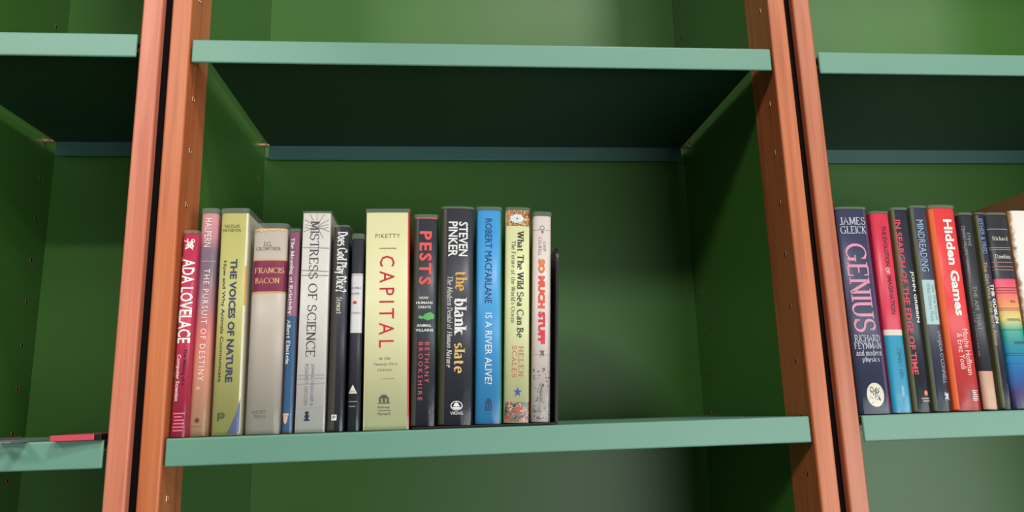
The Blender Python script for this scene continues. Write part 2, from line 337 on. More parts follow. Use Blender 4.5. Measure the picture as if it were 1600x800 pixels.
def serif_text(s, bold=1.0, slant=0.0, track=0.12):
    """lettering with thick uprights, thin joins and slab serifs, built stroke by stroke"""
    vs, fs = [], []; x = 0.0
    thick, thin = 0.135 * bold, 0.055 * (0.5 + 0.5 * bold)
    def quad(a, b, c, d):
        k = len(vs); vs.extend((a, b, c, d)); fs.append((k, k + 1, k + 2, k + 3))
    for ch in s:
        if ch == ' ': x += 0.36; continue
        adv = 0.1
        for st in GLY.get(ch, GLY['o']).split(';'):
            v = [float(t) for t in st[1:].split(',')]
            if st[0] == 'L': pts = [(v[i], v[i + 1]) for i in range(0, len(v), 2)]
            elif st[0] == 'A':
                cx, cy, rx, ry, a0, a1 = v; n = max(3, int(abs(a1 - a0) / 24))
                pts = [(cx + rx * math.cos(math.radians(a0 + (a1 - a0) * i / n)), cy + ry * math.sin(math.radians(a0 + (a1 - a0) * i / n))) for i in range(n + 1)]
            elif st[0] == 'S':
                w = 0.14 + 0.03 * bold; t = thin * 0.5
                y = min(max(v[1], -0.3 + t), 1 - t) if v[1] != 0 else t
                if v[1] == 0.64: y = 0.64 - t
                quad((x + v[0] - w, y - t), (x + v[0] + w, y - t), (x + v[0] + w, y + t), (x + v[0] - w, y + t)); continue
            elif st[0] == 'V':
                t = thin * 0.6; quad((x + v[0] - t, v[1] - .12), (x + v[0] + t, v[1] - .12), (x + v[0] + t, v[1] + .12), (x + v[0] - t, v[1] + .12)); continue
            else:
                t = thick * 0.62; quad((x + v[0] - t, v[1] - t), (x + v[0] + t, v[1] - t), (x + v[0] + t, v[1] + t), (x + v[0] - t, v[1] + t)); continue
            adv = max(adv, max(p[0] for p in pts)); L = []
            for i, p in enumerate(pts):
                q0 = pts[max(0, i - 1)]; q1 = pts[min(len(pts) - 1, i + 1)]
                dx, dy = q1[0] - q0[0], q1[1] - q0[1]; ln = math.hypot(dx, dy) or 1
                th = math.atan2(dy, dx); w = 0.5 * (thin + (thick - thin) * abs(math.sin(th - 0.3)) ** 1.3)
                if abs(dx) < 0.05 * ln: w = 0.5 * thick
                L.append((p[0] - dy / ln * w, p[1] + dx / ln * w, p[0] + dy / ln * w, p[1] - dx / ln * w))
            for a, b in zip(L, L[1:]):
                quad((x + a[0], a[1]), (x + b[0], b[1]), (x + b[2], b[3]), (x + a[2], a[3]))
        x += adv + track + 0.07
    return [(p[0] + slant * p[1], p[1]) for p in vs], fs
def sans_text(s, bold=0.0, slant=0.0, track=1.0):
    cu = bpy.data.curves.new('lettering', 'FONT'); cu.body = s; cu.size = 1.0; cu.offset = bold; cu.shear = slant
    cu.space_character = track; cu.resolution_u = 2; cu.fill_mode = 'FRONT'
    o = bpy.data.objects.new('lettering', cu); COL.objects.link(o)
    bpy.context.view_layer.update()
    dg = bpy.context.evaluated_depsgraph_get()
    me = bpy.data.meshes.new_from_object(o.evaluated_get(dg))
    vs = [(v.co.x, v.co.y) for v in me.vertices]; fs = [tuple(p.vertices) for p in me.polygons]
    bpy.data.objects.remove(o); bpy.data.curves.remove(cu); bpy.data.meshes.remove(me)
    return vs, fs
def poly(pts): return list(pts), [tuple(range(len(pts)))]
def ngon(n, r=0.5, cx=0.5, cy=0.5, sx=1, sy=1): return [(cx + sx * r * math.cos(2 * PI * i / n), cy + sy * r * math.sin(2 * PI * i / n)) for i in range(n)]
def merge(*parts):
    vs, fs = [], []
    for v, f in parts:
        k = len(vs); vs += v; fs += [tuple(i + k for i in q) for q in f]
    return vs, fs
def rect(x0, y0, x1, y1): return poly([(x0, y0), (x1, y0), (x1, y1), (x0, y1)])
def bar(x0, y0, x1, y1, w):
    dx, dy = x1 - x0, y1 - y0; l = math.hypot(dx, dy); nx, ny = -dy / l * w / 2, dx / l * w / 2
    return poly([(x0 + nx, y0 + ny), (x0 - nx, y0 - ny), (x1 - nx, y1 - ny), (x1 + nx, y1 + ny)])
def ring(n, r0, r1, cx=.5, cy=.5):
    a = ngon(n, r1, cx, cy); b = ngon(n, r0, cx, cy)
    return a + b, [(i, (i + 1) % n, n + (i + 1) % n, n + i) for i in range(n)]
FULL = rect(0, 0, 1, 1)
def shape(k):
    r = random.Random(k)
    if k == 'rect': return FULL
    if k == 'grid':      # subdivided block, follows the curve of a spine
        return merge(*[rect(i / 12, 0, (i + 1) / 12, 1) for i in range(12)])
    if k == 'oval': return poly(ngon(20))
    if k == 'triangle': return poly([(0, 0), (1, 0), (.5, 1)])
    if k == 'corner': return poly([(0, 0), (1, 0), (1, 1), (.72, .55), (.3, .2)])
    if k == 'star': return poly([(.5 + (.5 if i % 2 == 0 else .2) * math.sin(PI * i / 5), .5 + (.5 if i % 2 == 0 else .2) * math.cos(PI * i / 5)) for i in range(10)])
    if k == 'asterisk': return merge(bar(.5, 0, .5, 1, .16), bar(.05, .25, .95, .75, .16), bar(.05, .75, .95, .25, .16))
    if k == 'stripes': return merge(*[rect(r.uniform(0, .15), i / 6, r.uniform(.8, 1), i / 6 + .075) for i in range(6)])
    if k == 'house': return merge(rect(0, 0, 1, .12), rect(.08, .16, .26, .55), rect(.74, .16, .92, .55), rect(.4, .16, .6, .62), poly([(.05, .58), (.95, .58), (.8, .8), (.2, .8)]), poly(ngon(10, .2, .5, .86, 1.3, .7)))
    if k == 'bust': return merge(poly([(.1, 0), (.9, 0), (.62, .28), (.38, .28)]), poly([(.36, .25), (.64, .25), (.8, .55), (.2, .55)]), poly([(.3, .55), (.7, .55), (.62, .72), (.38, .72)]), poly(ngon(10, .2, .5, .84, 1.2, .8)))
    if k == 'sail': return merge(ring(20, .42, .5), bar(.5, .2, .5, .9, .05), poly([(.22, .42), (.78, .42), (.6, .8), (.35, .8)]), poly([(.12, .36), (.88, .36), (.7, .16), (.3, .16)]))
    if k == 'creature': return merge(poly([(.0, .35), (.12, .62), (.25, .5), (.35, .2), (.2, .08), (.05, .2)]), poly([(.25, .3), (.4, .75), (.62, 1), (.85, .95), (1, .6), (.95, .15), (.7, .0), (.4, .05)]), poly([(.7, .9), (.74, 1.12), (.82, .95)]), poly([(.45, .0), (.6, -.12), (.75, .02)]))
    if k == 'letter': return merge(ring(14, .2, .34, .5, .62), rect(.14, .0, .28, .9), ring(14, .05, .12, .5, .62))
    if k == 'scroll': return merge(*[bar(r.random(), r.random() * .9, r.random(), r.random() * .9, .07) for i in range(9)], ring(8, .1, .16, .3, .8), ring(8, .1, .16, .7, .75))
    if k == 'scribble': 
        parts = []
        for i in range(70):
            x, y = r.random(), r.random() ** 1.5; a = r.uniform(0, PI); s = r.uniform(.04, .14)
            parts.append(bar(x, y, min(1, max(0, x + s * math.cos(a))), min(1, y + .35 * s * math.sin(a) + .002), .02))
        return merge(*parts)
    if k == 'rays':
        return merge(*[bar(.5 + .08 * math.cos(a), .38 + .06 * math.sin(a), .5 + .6 * math.cos(a), .38 + .6 * math.sin(a), .022) for a in [PI * t / 12 for t in (2, 4, 6, 8, 10, 13.5, 16, 20, 22.5)]], *[bar(i / 10, .26 + .09 * abs(i / 5 - 1) ** 2 + d, (i + 1) / 10, .26 + .09 * abs((i + 1) / 5 - 1) ** 2 + d, .018) for i in range(10) for d in (0, .12)])
    if k == 'lines': return merge(*[bar(0, y, 1, y + r.uniform(-.01, .01), .006) for y in (.02, .16, .19, .21, .8, .83, .97)])
    if k == 'flower': return merge(*[poly(ngon(9, .2, .5 + .26 * math.cos(2 * PI * i / 7), .5 + .26 * math.sin(2 * PI * i / 7))) for i in range(7)])
    if k == 'crest': return merge(rect(.0, .62, 1, .8), poly([(.1, .6), (.9, .6), (.75, .15), (.5, 0), (.25, .15)]))
    return FULL
# ------------------------------------------------------------------ books
# each book: size and place on its shelf, then what is printed on its spine as (kind, what, direction, u0, u1, v0, v1, colour, part name, options),
# u across the spine from the left, v down the spine from the top
BOOKS = [
 (dict(label='short crimson book against the timber post, leftmost of the centre row',x=0.0087,z=-0.0014,t=0.0178,h=0.2222,lean=-0.0015,rim=0.0036,c=(190, 50, 80),D=0.004,yb=0.008), [
  ('shape','scroll','down',0.0683,0.8405,0.0270,0.0862,(240,238,232),'author_mark',dict()),
  ('sans','ADA LOVELACE','down',0.0700,0.9319,0.1318,0.5523,(240,238,232),'title_lettering',dict(bold=0.02)),
  ('sans','The Making of a','down',0.5112,0.7912,0.5801,0.7553,(60,20,45),'subtitle_lettering',dict(bold=0.02)),
  ('sans','Computer Scientist','down',0.1043,0.4203,0.6073,0.8302,(240,238,232),'subtitle_lettering',dict(bold=0.01)),
  ('shape','stripes','flat',0.1382,0.8736,0.8845,0.9710,(225,110,130),'publisher_mark',dict()),
 ]),
 (dict(label='slim dusk-pink to peach gradient book second from the left post',x=0.0257,z=-0.0014,t=0.0204,h=0.2477,lean=-0.0017,rim=0.0059,c='halpern',D=0.005,yb=0.016), [
  ('sans','HALPERN','down',0.2708,0.6829,0.0242,0.1594,(235,215,215),'author_lettering',dict()),
  ('shape','rect','flat',0.1555,0.9800,0.2247,0.2277,(190,160,165),'printed_rule',dict()),
  ('sans','THE PURSUIT OF DESTINY','down',0.3846,0.7194,0.2614,0.7624,(245,225,220),'title_lettering',dict(track=1.25)),
  ('shape','rect','flat',0.3749,0.4077,0.7866,0.8004,(245,225,220),'printed_rule',dict()),
  ('shape','rect','flat',0.4735,0.5064,0.7868,0.8006,(245,225,220),'printed_rule',dict()),
  ('shape','asterisk','flat',0.3392,0.6326,0.9180,0.9451,(70,50,50),'publisher_mark',dict()),
  ('shape','rect','flat',0.1624,0.8459,0.9559,0.9599,(150,100,90),'printed_rule',dict()),
 ]),
 (dict(label='thick olive green book with dark blue lettering on its spine',x=0.0553,z=-0.0011,t=0.0318,h=0.2475,lean=-0.0081,rim=0.0056,c=(188, 184, 112),D=0.003,rc=(222, 214, 190),yb=0.016), [
  ('band','grid','flat',0.9300,1.0000,0.0000,0.9929,(228,220,190),'cover_edge',dict()),
  ('band','grid','flat',0.9400,1.0000,0.2494,0.4309,(225,165,60),'cover_picture',dict()),
  ('shape','corner','flat',0.5553,0.9800,0.8408,0.9923,(84,92,132),'cover_picture',dict()),
  ('sans','NICOLAS','flat',0.1427,0.6971,0.0549,0.0700,(70,70,50),'author_lettering',dict()),
  ('sans','MATHEVON','flat',0.0830,0.7474,0.0746,0.0896,(70,70,50),'author_lettering',dict()),
  ('sans','THE VOICES OF NATURE','down',0.4189,0.6783,0.2183,0.7726,(60,62,90),'title_lettering',dict(bold=0.035)),
  ('sans','How and Why Animals Communicate','down',0.1287,0.2904,0.2253,0.7701,(56,56,48),'subtitle_lettering',dict(bold=0.01)),
  ('shape','letter','flat',0.2104,0.4731,0.9022,0.9404,(75,85,55),'publisher_mark',dict()),
 ]),
 (dict(label='worn thick beige book with a maroon title band',x=0.0937,z=-0.0010,t=0.0396,h=0.2289,lean=-0.0007,rim=0.0061,c=(196, 184, 170),D=0.007,rc=(190, 180, 168),torn=1,yb=0.016), [
  ('band','grid','flat',0.0000,1.0000,0.1624,0.3205,(128,38,72),'title_band',dict()),
  ('band','grid','flat',0.0000,1.0000,0.1576,0.1641,(215,160,110),'gold_rule',dict()),
  ('band','grid','flat',0.0000,1.0000,0.3189,0.3268,(215,160,110),'gold_rule',dict()),
  ('serif','J.G.','flat',0.3111,0.5792,0.0685,0.0913,(90,85,80),'author_lettering',dict()),
  ('serif','CROWTHER','flat',0.1028,0.8348,0.0945,0.1124,(90,85,80),'author_lettering',dict()),
  ('serif','FRANCIS','flat',0.0766,0.9464,0.1995,0.2283,(226,170,120),'title_lettering',dict(bold=1.3)),
  ('serif','BACON','flat',0.1069,0.8324,0.2505,0.2792,(226,170,120),'title_lettering',dict(bold=1.3)),
  ('serif','CRESSET','flat',0.1879,0.6040,0.8901,0.9044,(110,105,95),'publisher_mark',dict()),
  ('serif','PRESS','flat',0.2679,0.5916,0.9104,0.9252,(110,105,95),'publisher_mark',dict()),
 ]),
 (dict(label='narrow mauve and blue book wedged beside the worn beige book',x=0.1200,z=-0.0009,t=0.0128,h=0.2249,lean=0.0043,rim=0.0036,c=(140, 88, 112),D=0.003,yb=0.016), [
  ('band','grid','flat',0.0000,1.0000,0.4337,0.9914,(52,92,128),'colour_band',dict()),
  ('serif','The Meaning of Relativity','down',0.0700,0.5519,0.0332,0.4243,(240,238,232),'title_lettering',dict(bold=1.3)),
  ('serif','Albert Einstein','down',0.0700,0.4964,0.4495,0.6695,(240,238,232),'author_lettering',dict(bold=1.3)),
  ('shape','crest','flat',0.0300,0.6377,0.9051,0.9564,(220,180,165),'publisher_mark',dict()),
 ]),
 (dict(label='white book with fine grey compass lines and thin black title',x=0.1439,z=-0.0007,t=0.0331,h=0.2467,lean=0.0062,rim=0.0020,c=(222, 216, 208),D=0.0012,rc=(215, 208, 200),yb=0.016), [
  ('shape','rays','flat',0.0300,0.9800,-0.0023,0.1233,(142,138,138),'compass_drawing',dict()),
  ('shape','lines','flat',0.0300,0.9800,0.1626,0.9006,(165,160,158),'compass_drawing',dict()),
  ('serif','MISTRESS OF SCIENCE','down',0.2827,0.6133,0.0376,0.6676,(70,66,68),'title_lettering',dict(bold=0.95)),
  ('sans','JOHN S. CROUCHER &','down',0.4694,0.6045,0.7017,0.8840,(105,110,150),'author_lettering',dict()),
  ('sans','ROSALIND F. CROUCHER','down',0.2825,0.4071,0.7011,0.8833,(130,126,126),'author_lettering',dict()),
  ('shape','bust','flat',0.2781,0.5252,0.9083,0.9497,(40,44,66),'publisher_mark',dict()),
 ]),
 (dict(label='black book with tall white condensed title, right of the white compass book',x=0.1714,z=-0.0006,t=0.0190,h=0.2297,lean=0.0092,rim=0.0021,c=(56, 56, 66),D=0.004,rc=(42, 46, 62),yb=0.016), [
  ('band','grid','flat',0.0000,0.4200,0.0006,0.9921,(72,66,58),'cover_edge',dict()),  # reflection in the sleeve painted as a lighter band
  ('serif','Does God Play Dice?','down',0.1093,0.9500,0.0237,0.3309,(240,238,232),'title_lettering',dict(bold=1.7)),
  ('serif','Stewart','down',0.3224,0.7139,0.3562,0.4383,(225,215,195),'author_lettering',dict(bold=1.2)),
  ('shape','rect','flat',0.2508,0.5760,0.9205,0.9472,(240,238,232),'publisher_mark',dict()),
  ('shape','letter','flat',0.3230,0.5037,0.9249,0.9427,(40,40,50),'publisher_mark',dict()),
 ]),
 (dict(label='slim black book with a white band, left of the big cream book',x=0.1907,z=-0.0005,t=0.0150,h=0.2154,lean=0.0079,rim=0.0062,c=(54, 54, 62),D=0.004,yb=0.016), [
  ('band','grid','flat',0.0000,1.0000,0.1888,0.5029,(226,222,222),'title_band',dict()),
  ('band','grid','flat',0.0000,1.0000,0.1957,0.1992,(150,150,150),'printed_rule',dict()),
  ('sans','HUMBLE','flat',0.0700,0.8835,0.2606,0.2726,(90,86,90),'title_lettering',dict()),
  ('sans','HOPE','flat',0.0700,0.7507,0.2905,0.3031,(90,86,90),'title_lettering',dict()),
  ('shape','oval','flat',0.1977,0.5529,0.3352,0.3521,(215,60,50),'printed_emblem',dict()),
  ('sans','COSMOS','flat',0.0700,0.8790,0.3942,0.4043,(120,116,120),'author_lettering',dict()),
  ('shape','triangle','flat',0.0300,0.7560,0.7676,0.8127,(232,226,210),'publisher_mark',dict()),
  ('sans','GRANTA','flat',0.1549,0.5708,0.7983,0.8079,(60,60,60),'publisher_mark',dict()),
  ('shape','rect','flat',0.0300,0.7958,0.8512,0.8554,(150,148,140),'printed_rule',dict()),
  ('shape','rect','flat',0.0674,0.6656,0.8751,0.8793,(150,148,140),'printed_rule',dict()),
 ]),
 (dict(label='widest book, cream with large red sideways title',x=0.2260,z=-0.0003,t=0.0514,h=0.2466,lean=0.0021,rim=0.0043,c=(236, 231, 180),D=0.0012,rc=(190, 40, 50),yb=0.016), [
  ('band','grid','flat',0.9650,1.0000,0.0000,0.9889,(196,60,56),'cover_edge',dict()),
  ('sans','PIKETTY','flat',0.2132,0.7881,0.1037,0.1237,(130,128,105),'author_lettering',dict(track=1.1)),
  ('shape','rect','flat',0.3087,0.7047,0.1721,0.1757,(140,135,110),'printed_rule',dict()),
  ('sans','CAPITAL','down',0.3230,0.6644,0.2092,0.6357,(212,38,62),'title_lettering',dict(track=1.45)),
  ('serif','in the','flat',0.3323,0.5983,0.6773,0.6902,(130,122,95),'subtitle_lettering',dict(slant=0.25)),
  ('serif','Twenty-First','flat',0.2164,0.7504,0.7035,0.7189,(130,122,95),'subtitle_lettering',dict(slant=0.25)),
  ('serif','Century','flat',0.2999,0.6361,0.7286,0.7445,(130,122,95),'subtitle_lettering',dict(slant=0.25)),
  ('shape','rect','flat',0.3839,0.6841,0.7747,0.7770,(150,145,110),'printed_rule',dict()),
  ('shape','house','flat',0.3212,0.5855,0.8463,0.8856,(90,88,74),'publisher_mark',dict()),
  ('sans','Belknap','flat',0.3233,0.5803,0.8954,0.9094,(90,88,74),'publisher_mark',dict()),
  ('shape','rect','flat',0.3241,0.6079,0.9145,0.9170,(90,88,74),'printed_rule',dict()),
  ('sans','Harvard','flat',0.3181,0.5882,0.9219,0.9359,(90,88,74),'publisher_mark',dict()),
 ]),
 (dict(label='black book with bright coral title and a green creature',x=0.2660,z=0.0024,t=0.0285,h=0.2376,lean=0.0188,rim=0.0037,c=(56, 58, 68),D=0.004,lc=(170, 40, 50),yb=0.016), [
  ('band','grid','flat',0.0000,1.0000,0.0000,0.0053,(235,110,90),'printed_rule',dict()),
  ('band','grid','flat',0.0000,0.2000,0.0059,0.9954,(66,68,58),'cover_edge',dict()),  # greenish reflection on the black spine, painted in
  ('sans','PESTS','down',0.2307,0.7694,0.0704,0.3361,(238,92,84),'title_lettering',dict(bold=0.03,track=1.25)),
  ('sans','HOW','flat',0.2850,0.6654,0.3935,0.4058,(240,238,232),'subtitle_lettering',dict(bold=0.02)),
  ('sans','HUMANS','flat',0.1368,0.8459,0.4167,0.4296,(240,238,232),'subtitle_lettering',dict(bold=0.02)),
  ('sans','CREATE','flat',0.2158,0.7723,0.4382,0.4505,(240,238,232),'subtitle_lettering',dict(bold=0.02)),
  ('shape','creature','flat',0.2223,0.9291,0.4660,0.5089,(98,178,102),'printed_creature',dict()),
  ('sans','ANIMAL','flat',0.1789,0.8080,0.5255,0.5392,(240,238,232),'subtitle_lettering',dict(bold=0.02)),
  ('sans','VILLAINS','flat',0.1321,0.8862,0.5484,0.5611,(240,238,232),'subtitle_lettering',dict(bold=0.02)),
  ('sans','BETHANY','down',0.5417,0.7287,0.6122,0.8003,(225,98,100),'author_lettering',dict(track=1.5)),
  ('sans','BROOKSHIRE','down',0.2741,0.4603,0.6115,0.8817,(225,98,100),'author_lettering',dict(track=1.5)),
 ]),
 (dict(label='thick black book with white and gold lowercase title',x=0.3016,z=0.0027,t=0.0391,h=0.2470,lean=0.0224,rim=0.0025,c=(58, 57, 68),D=0.005,yb=0.013), [
  ('band','grid','flat',0.0000,0.1700,0.0015,0.9945,(70,66,52),'cover_edge',dict()),  # olive reflection put into the spine colour
  ('sans','STEVEN','down',0.5507,0.8347,0.0641,0.2303,(240,238,232),'author_lettering',dict(bold=0.02)),
  ('sans','PINKER','down',0.2298,0.5130,0.0638,0.2328,(240,238,232),'author_lettering',dict(bold=0.02)),
  ('serif','the','down',0.4519,0.8258,0.3060,0.3961,(226,178,96),'title_lettering',dict(bold=1.5)),
  ('serif','blank','down',0.4266,0.8153,0.4259,0.5997,(240,238,232),'title_lettering',dict(bold=1.5)),
  ('serif','slate','down',0.4407,0.7700,0.6345,0.7726,(226,188,116),'title_lettering',dict(bold=1.5)),
  ('serif','The Modern Denial of Human Nature','down',0.2165,0.3824,0.3264,0.7458,(215,212,205),'subtitle_lettering',dict(slant=0.2,bold=1.2)),
  ('shape','sail','flat',0.3572,0.7181,0.8940,0.9361,(240,238,232),'publisher_mark',dict()),
  ('sans','VIKING','flat',0.3508,0.7290,0.9403,0.9542,(240,238,232),'publisher_mark',dict()),
 ]),
 (dict(label='bright sky blue book',x=0.3384,z=0.0028,t=0.0315,h=0.2457,lean=0.0249,rim=0.0042,c=(72, 160, 222),D=0.005,rc=(40, 130, 90),yb=0.016), [
  ('band','grid','flat',0.9500,1.0000,0.0008,0.9885,(46,140,84),'cover_edge',dict()),
  ('band','grid','flat',0.0000,0.0500,0.0008,0.9885,(40,128,180),'cover_edge',dict()),
  ('sans','ROBERT MACFARLANE','down',0.3409,0.6118,0.0418,0.4509,(30,62,110),'author_lettering',dict()),
  ('sans','IS A RIVER ALIVE?','down',0.3590,0.6233,0.4958,0.8237,(240,238,232),'title_lettering',dict()),
  ('shape','house','flat',0.3587,0.6643,0.8866,0.9405,(28,62,110),'publisher_mark',dict()),
 ]),
 (dict(label='pale lime book with floral panels at its top and foot',x=0.3697,z=0.0031,t=0.0301,h=0.2452,lean=0.0358,rim=0.0036,c=(224, 226, 168),D=0.004,yb=0.016), [
  ('band','grid','flat',0.0300,1.0000,0.0016,0.0776,'sea_top','cover_picture',dict()),
  ('shape','flower','flat',0.1859,0.7643,0.0191,0.0634,(226,232,236),'printed_flower',dict()),
  ('serif','What The Wild Sea Can Be','down',0.4821,0.7661,0.1013,0.6142,(44,50,56),'title_lettering',dict(bold=1.3)),
  ('serif',"The Future of the World's Ocean",'down',0.2470,0.4197,0.1513,0.5452,(100,112,92),'subtitle_lettering',dict()),
  ('serif','HELEN','down',0.5648,0.7703,0.6526,0.7929,(205,92,84),'author_lettering',dict(track=0.3)),
  ('serif','SCALES','down',0.2994,0.4925,0.6520,0.7965,(205,92,84),'author_lettering',dict(track=0.3)),
  ('shape','star','flat',0.3693,0.7047,0.8388,0.8819,(50,84,160),'printed_star',dict()),
  ('band','grid','flat',0.0300,1.0000,0.9075,0.9941,'sea_foot','cover_picture',dict()),
 ]),
 (dict(label='pinkish white book with orange-red title beside the black bookend',x=0.3973,z=0.0032,t=0.0230,h=0.2381,lean=0.0432,rim=0.0052,c=(228, 214, 206),D=0.005,yb=0.016), [
  ('shape','ring','flat',0.3489,0.6132,0.0497,0.0724,(110,95,90),'printed_emblem',dict()),
  ('shape','scroll','flat',0.4334,0.5654,0.0757,0.0919,(110,95,90),'printed_emblem',dict()),
  ('band','grid','flat',0.0000,1.0000,0.0702,0.0731,(196,150,132),'printed_rule',dict()),
  ('sans','CHIP','down',0.5314,0.7024,0.1309,0.1792,(140,125,120),'author_lettering',dict(track=1.3)),
  ('sans','COLWELL','down',0.2752,0.4558,0.1080,0.2014,(140,125,120),'author_lettering',dict(track=1.3)),
  ('sans','SO','down',0.2682,0.6602,0.2188,0.2907,(240,128,60),'title_lettering',dict(bold=0.07)),
  ('sans','MUCH','down',0.2804,0.6695,0.3034,0.4633,(240,92,70),'title_lettering',dict(bold=0.07)),
  ('sans','STUFF','down',0.2968,0.6820,0.4789,0.6356,(228,50,72),'title_lettering',dict(bold=0.07)),
  ('shape','scroll','flat',0.3881,0.6590,0.6631,0.6994,(110,100,100),'printed_emblem',dict()),
  ('band','grid','flat',0.0000,1.0000,0.6854,0.6879,(205,130,120),'printed_rule',dict()),
  ('shape','scribble','flat',0.0428,0.9570,0.7446,0.9906,(96,86,88),'cover_drawing',dict()),
  ('sans','CHICAGO','down',0.4047,0.5623,0.8224,0.9098,(80,74,76),'publisher_mark',dict()),
 ]),
 (dict(label='thick slate purple book with pink serif title against the post',x=0.7893,z=0.0010,t=0.0409,h=0.2470,lean=0.0077,rim=0.0027,c=(58, 62, 92),D=0.004,rc=(86, 70, 104),yb=0.016), [
  ('band','grid','flat',0.8800,1.0000,0.0009,1.0000,(88,72,108),'cover_edge',dict()),
  ('serif','JAMES','flat',0.0700,0.9131,0.0420,0.0826,(205,205,214),'author_lettering',dict()),
  ('serif','GLEICK','flat',0.0700,0.9199,0.0878,0.1265,(205,205,214),'author_lettering',dict()),
  ('serif','GENIUS','down',0.1330,0.8213,0.1769,0.6139,(226,150,176),'title_lettering',dict(bold=1.1)),
  ('serif','RICHARD','flat',0.0945,0.9091,0.6268,0.6604,(205,205,214),'subtitle_lettering',dict()),
  ('serif','FEYNMAN','flat',0.0700,0.9210,0.6635,0.6940,(205,205,214),'subtitle_lettering',dict()),
  ('serif','and modern','flat',0.1020,0.9134,0.7002,0.7274,(205,205,214),'subtitle_lettering',dict()),
  ('serif','physics','flat',0.2517,0.8109,0.7321,0.7608,(205,205,214),'subtitle_lettering',dict()),
  ('shape','oval','flat',0.2652,0.8096,0.8542,0.9666,(222,214,196),'publisher_mark',dict()),
  ('shape','scroll','flat',0.3594,0.7032,0.8720,0.9519,(70,66,60),'publisher_mark',dict()),
 ]),
 (dict(label='pink-red book whose lower part is turquoise',x=0.8227,z=0.0012,t=0.0253,h=0.2416,lean=0.0201,rim=0.0022,c=(222, 58, 84),D=0.004,yb=0.016), [
  ('band','grid','flat',0.0000,1.0000,0.6222,0.9968,(24,146,182),'colour_band',dict()),
  ('band','grid','flat',0.0000,1.0000,0.5966,0.6249,(232,214,200),'title_rule',dict()),
  ('sans','THE EVOLUTION','down',0.4694,0.7122,0.0671,0.2754,(92,30,52),'title_lettering',dict(bold=0.02)),
  ('sans','OF','down',0.4245,0.6494,0.2852,0.3146,(240,215,215),'title_lettering',dict(bold=0.02)),
  ('sans','IMAGINATION','down',0.4795,0.7189,0.3246,0.5205,(92,30,52),'title_lettering',dict(bold=0.02)),
  ('sans','STEPHEN T. ASMA','down',0.5223,0.7416,0.6881,0.8363,(16,76,100),'author_lettering',dict()),
  ('sans','CHICAGO','down',0.5248,0.6491,0.8702,0.9219,(225,240,245),'publisher_mark',dict()),
 ]),
 (dict(label='dark navy book with coral title and white author name',x=0.8478,z=0.0013,t=0.0227,h=0.2455,lean=0.0240,rim=0.0029,c=(44, 46, 62),D=0.004,lc=(110, 112, 72),yb=0.016), [
  ('band','grid','flat',0.0000,0.1600,0.0003,0.9961,(104,106,72),'cover_edge',dict()),
  ('sans','IN SEARCH OF THE EDGE OF TIME','down',0.0836,0.4401,0.0533,0.8219,(224,74,88),'title_lettering',dict(bold=0.02)),
  ('sans','JOHN GRIBBIN','down',0.6594,0.9500,0.3148,0.5697,(240,238,232),'author_lettering',dict(bold=0.02)),
  ('shape','oval','flat',0.6265,0.8527,0.8966,0.9206,(226,110,80),'publisher_mark',dict()),
  ('shape','rect','flat',0.4359,0.9800,0.9326,0.9362,(200,196,190),'printed_rule',dict()),
  ('shape','rect','flat',0.5240,0.9753,0.9447,0.9482,(200,196,190),'printed_rule',dict()),
 ]),
 (dict(label='dark blue-grey book with a pale teal band at mid spine',x=0.8722,z=0.0015,t=0.0231,h=0.2479,lean=0.0262,rim=0.0027,c=(60, 64, 86),D=0.004,lc=(104, 106, 80),yb=0.016), [
  ('band','grid','flat',0.0000,0.1800,0.0009,0.9963,(96,98,78),'cover_edge',dict()),
  ('band','grid','flat',0.1600,1.0000,0.3673,0.5864,(178,208,206),'title_band',dict()),
  ('sans','MINDREADING','down',0.2497,0.6622,0.0634,0.3255,(160,186,214),'title_lettering',dict()),
  ('sans','Do We Know','down',0.6939,0.8883,0.3930,0.5652,(120,150,160),'subtitle_lettering',dict()),
  ('sans','What Others Think','down',0.3938,0.6056,0.3831,0.5741,(120,150,160),'subtitle_lettering',dict()),
  ('sans',"SANJIDA O'CONNELL",'down',0.5979,0.9286,0.6183,0.8702,(170,172,184),'author_lettering',dict()),
  ('shape','scroll','flat',0.6198,0.9641,0.9097,0.9542,(205,205,215),'publisher_mark',dict()),
 ]),
 (dict(label='bright red book with bold white title',x=0.9043,z=0.0017,t=0.0363,h=0.2470,lean=0.0220,rim=0.0040,c=(236, 66, 66),D=0.005,lc=(240, 104, 50),yb=0.016), [
  ('band','grid','flat',0.0000,0.1600,0.0049,0.9943,(240,104,50),'cover_edge',dict()),
  ('sans','Hidden Games','down',0.4527,0.7947,0.0581,0.5455,(240,238,232),'title_lettering',dict(bold=0.035)),
  ('sans','Moshe Hoffman','down',0.6188,0.8305,0.6107,0.8313,(250,215,205),'author_lettering',dict()),
  ('sans','& Erez Yoeli','down',0.3881,0.5883,0.6317,0.8033,(250,215,205),'author_lettering',dict()),
  ('shape','ring','flat',0.4710,0.6911,0.9008,0.9486,(70,40,50),'publisher_mark',dict()),
  ('shape','stripes','flat',0.6662,0.8864,0.9045,0.9524,(240,238,232),'publisher_mark',dict()),
 ]),
 (dict(label='charcoal book with a tan foot, next to the bright red book',x=0.9328,z=0.0017,t=0.0191,h=0.2382,lean=0.0287,rim=0.0029,c=(50, 52, 58),D=0.004,yb=0.016), [
  ('band','grid','flat',0.0000,1.0000,0.8094,0.9963,(206,160,132),'colour_band',dict()),
  ('sans','STEVE','down',0.3660,0.5854,0.0962,0.1676,(170,168,164),'author_lettering',dict()),
  ('sans','STEWART-WILLIAMS','down',0.0700,0.2667,0.0598,0.2170,(170,168,164),'author_lettering',dict()),
  ('sans','THE APE THAT','down',0.2394,0.5406,0.3788,0.6060,(150,148,140),'title_lettering',dict()),
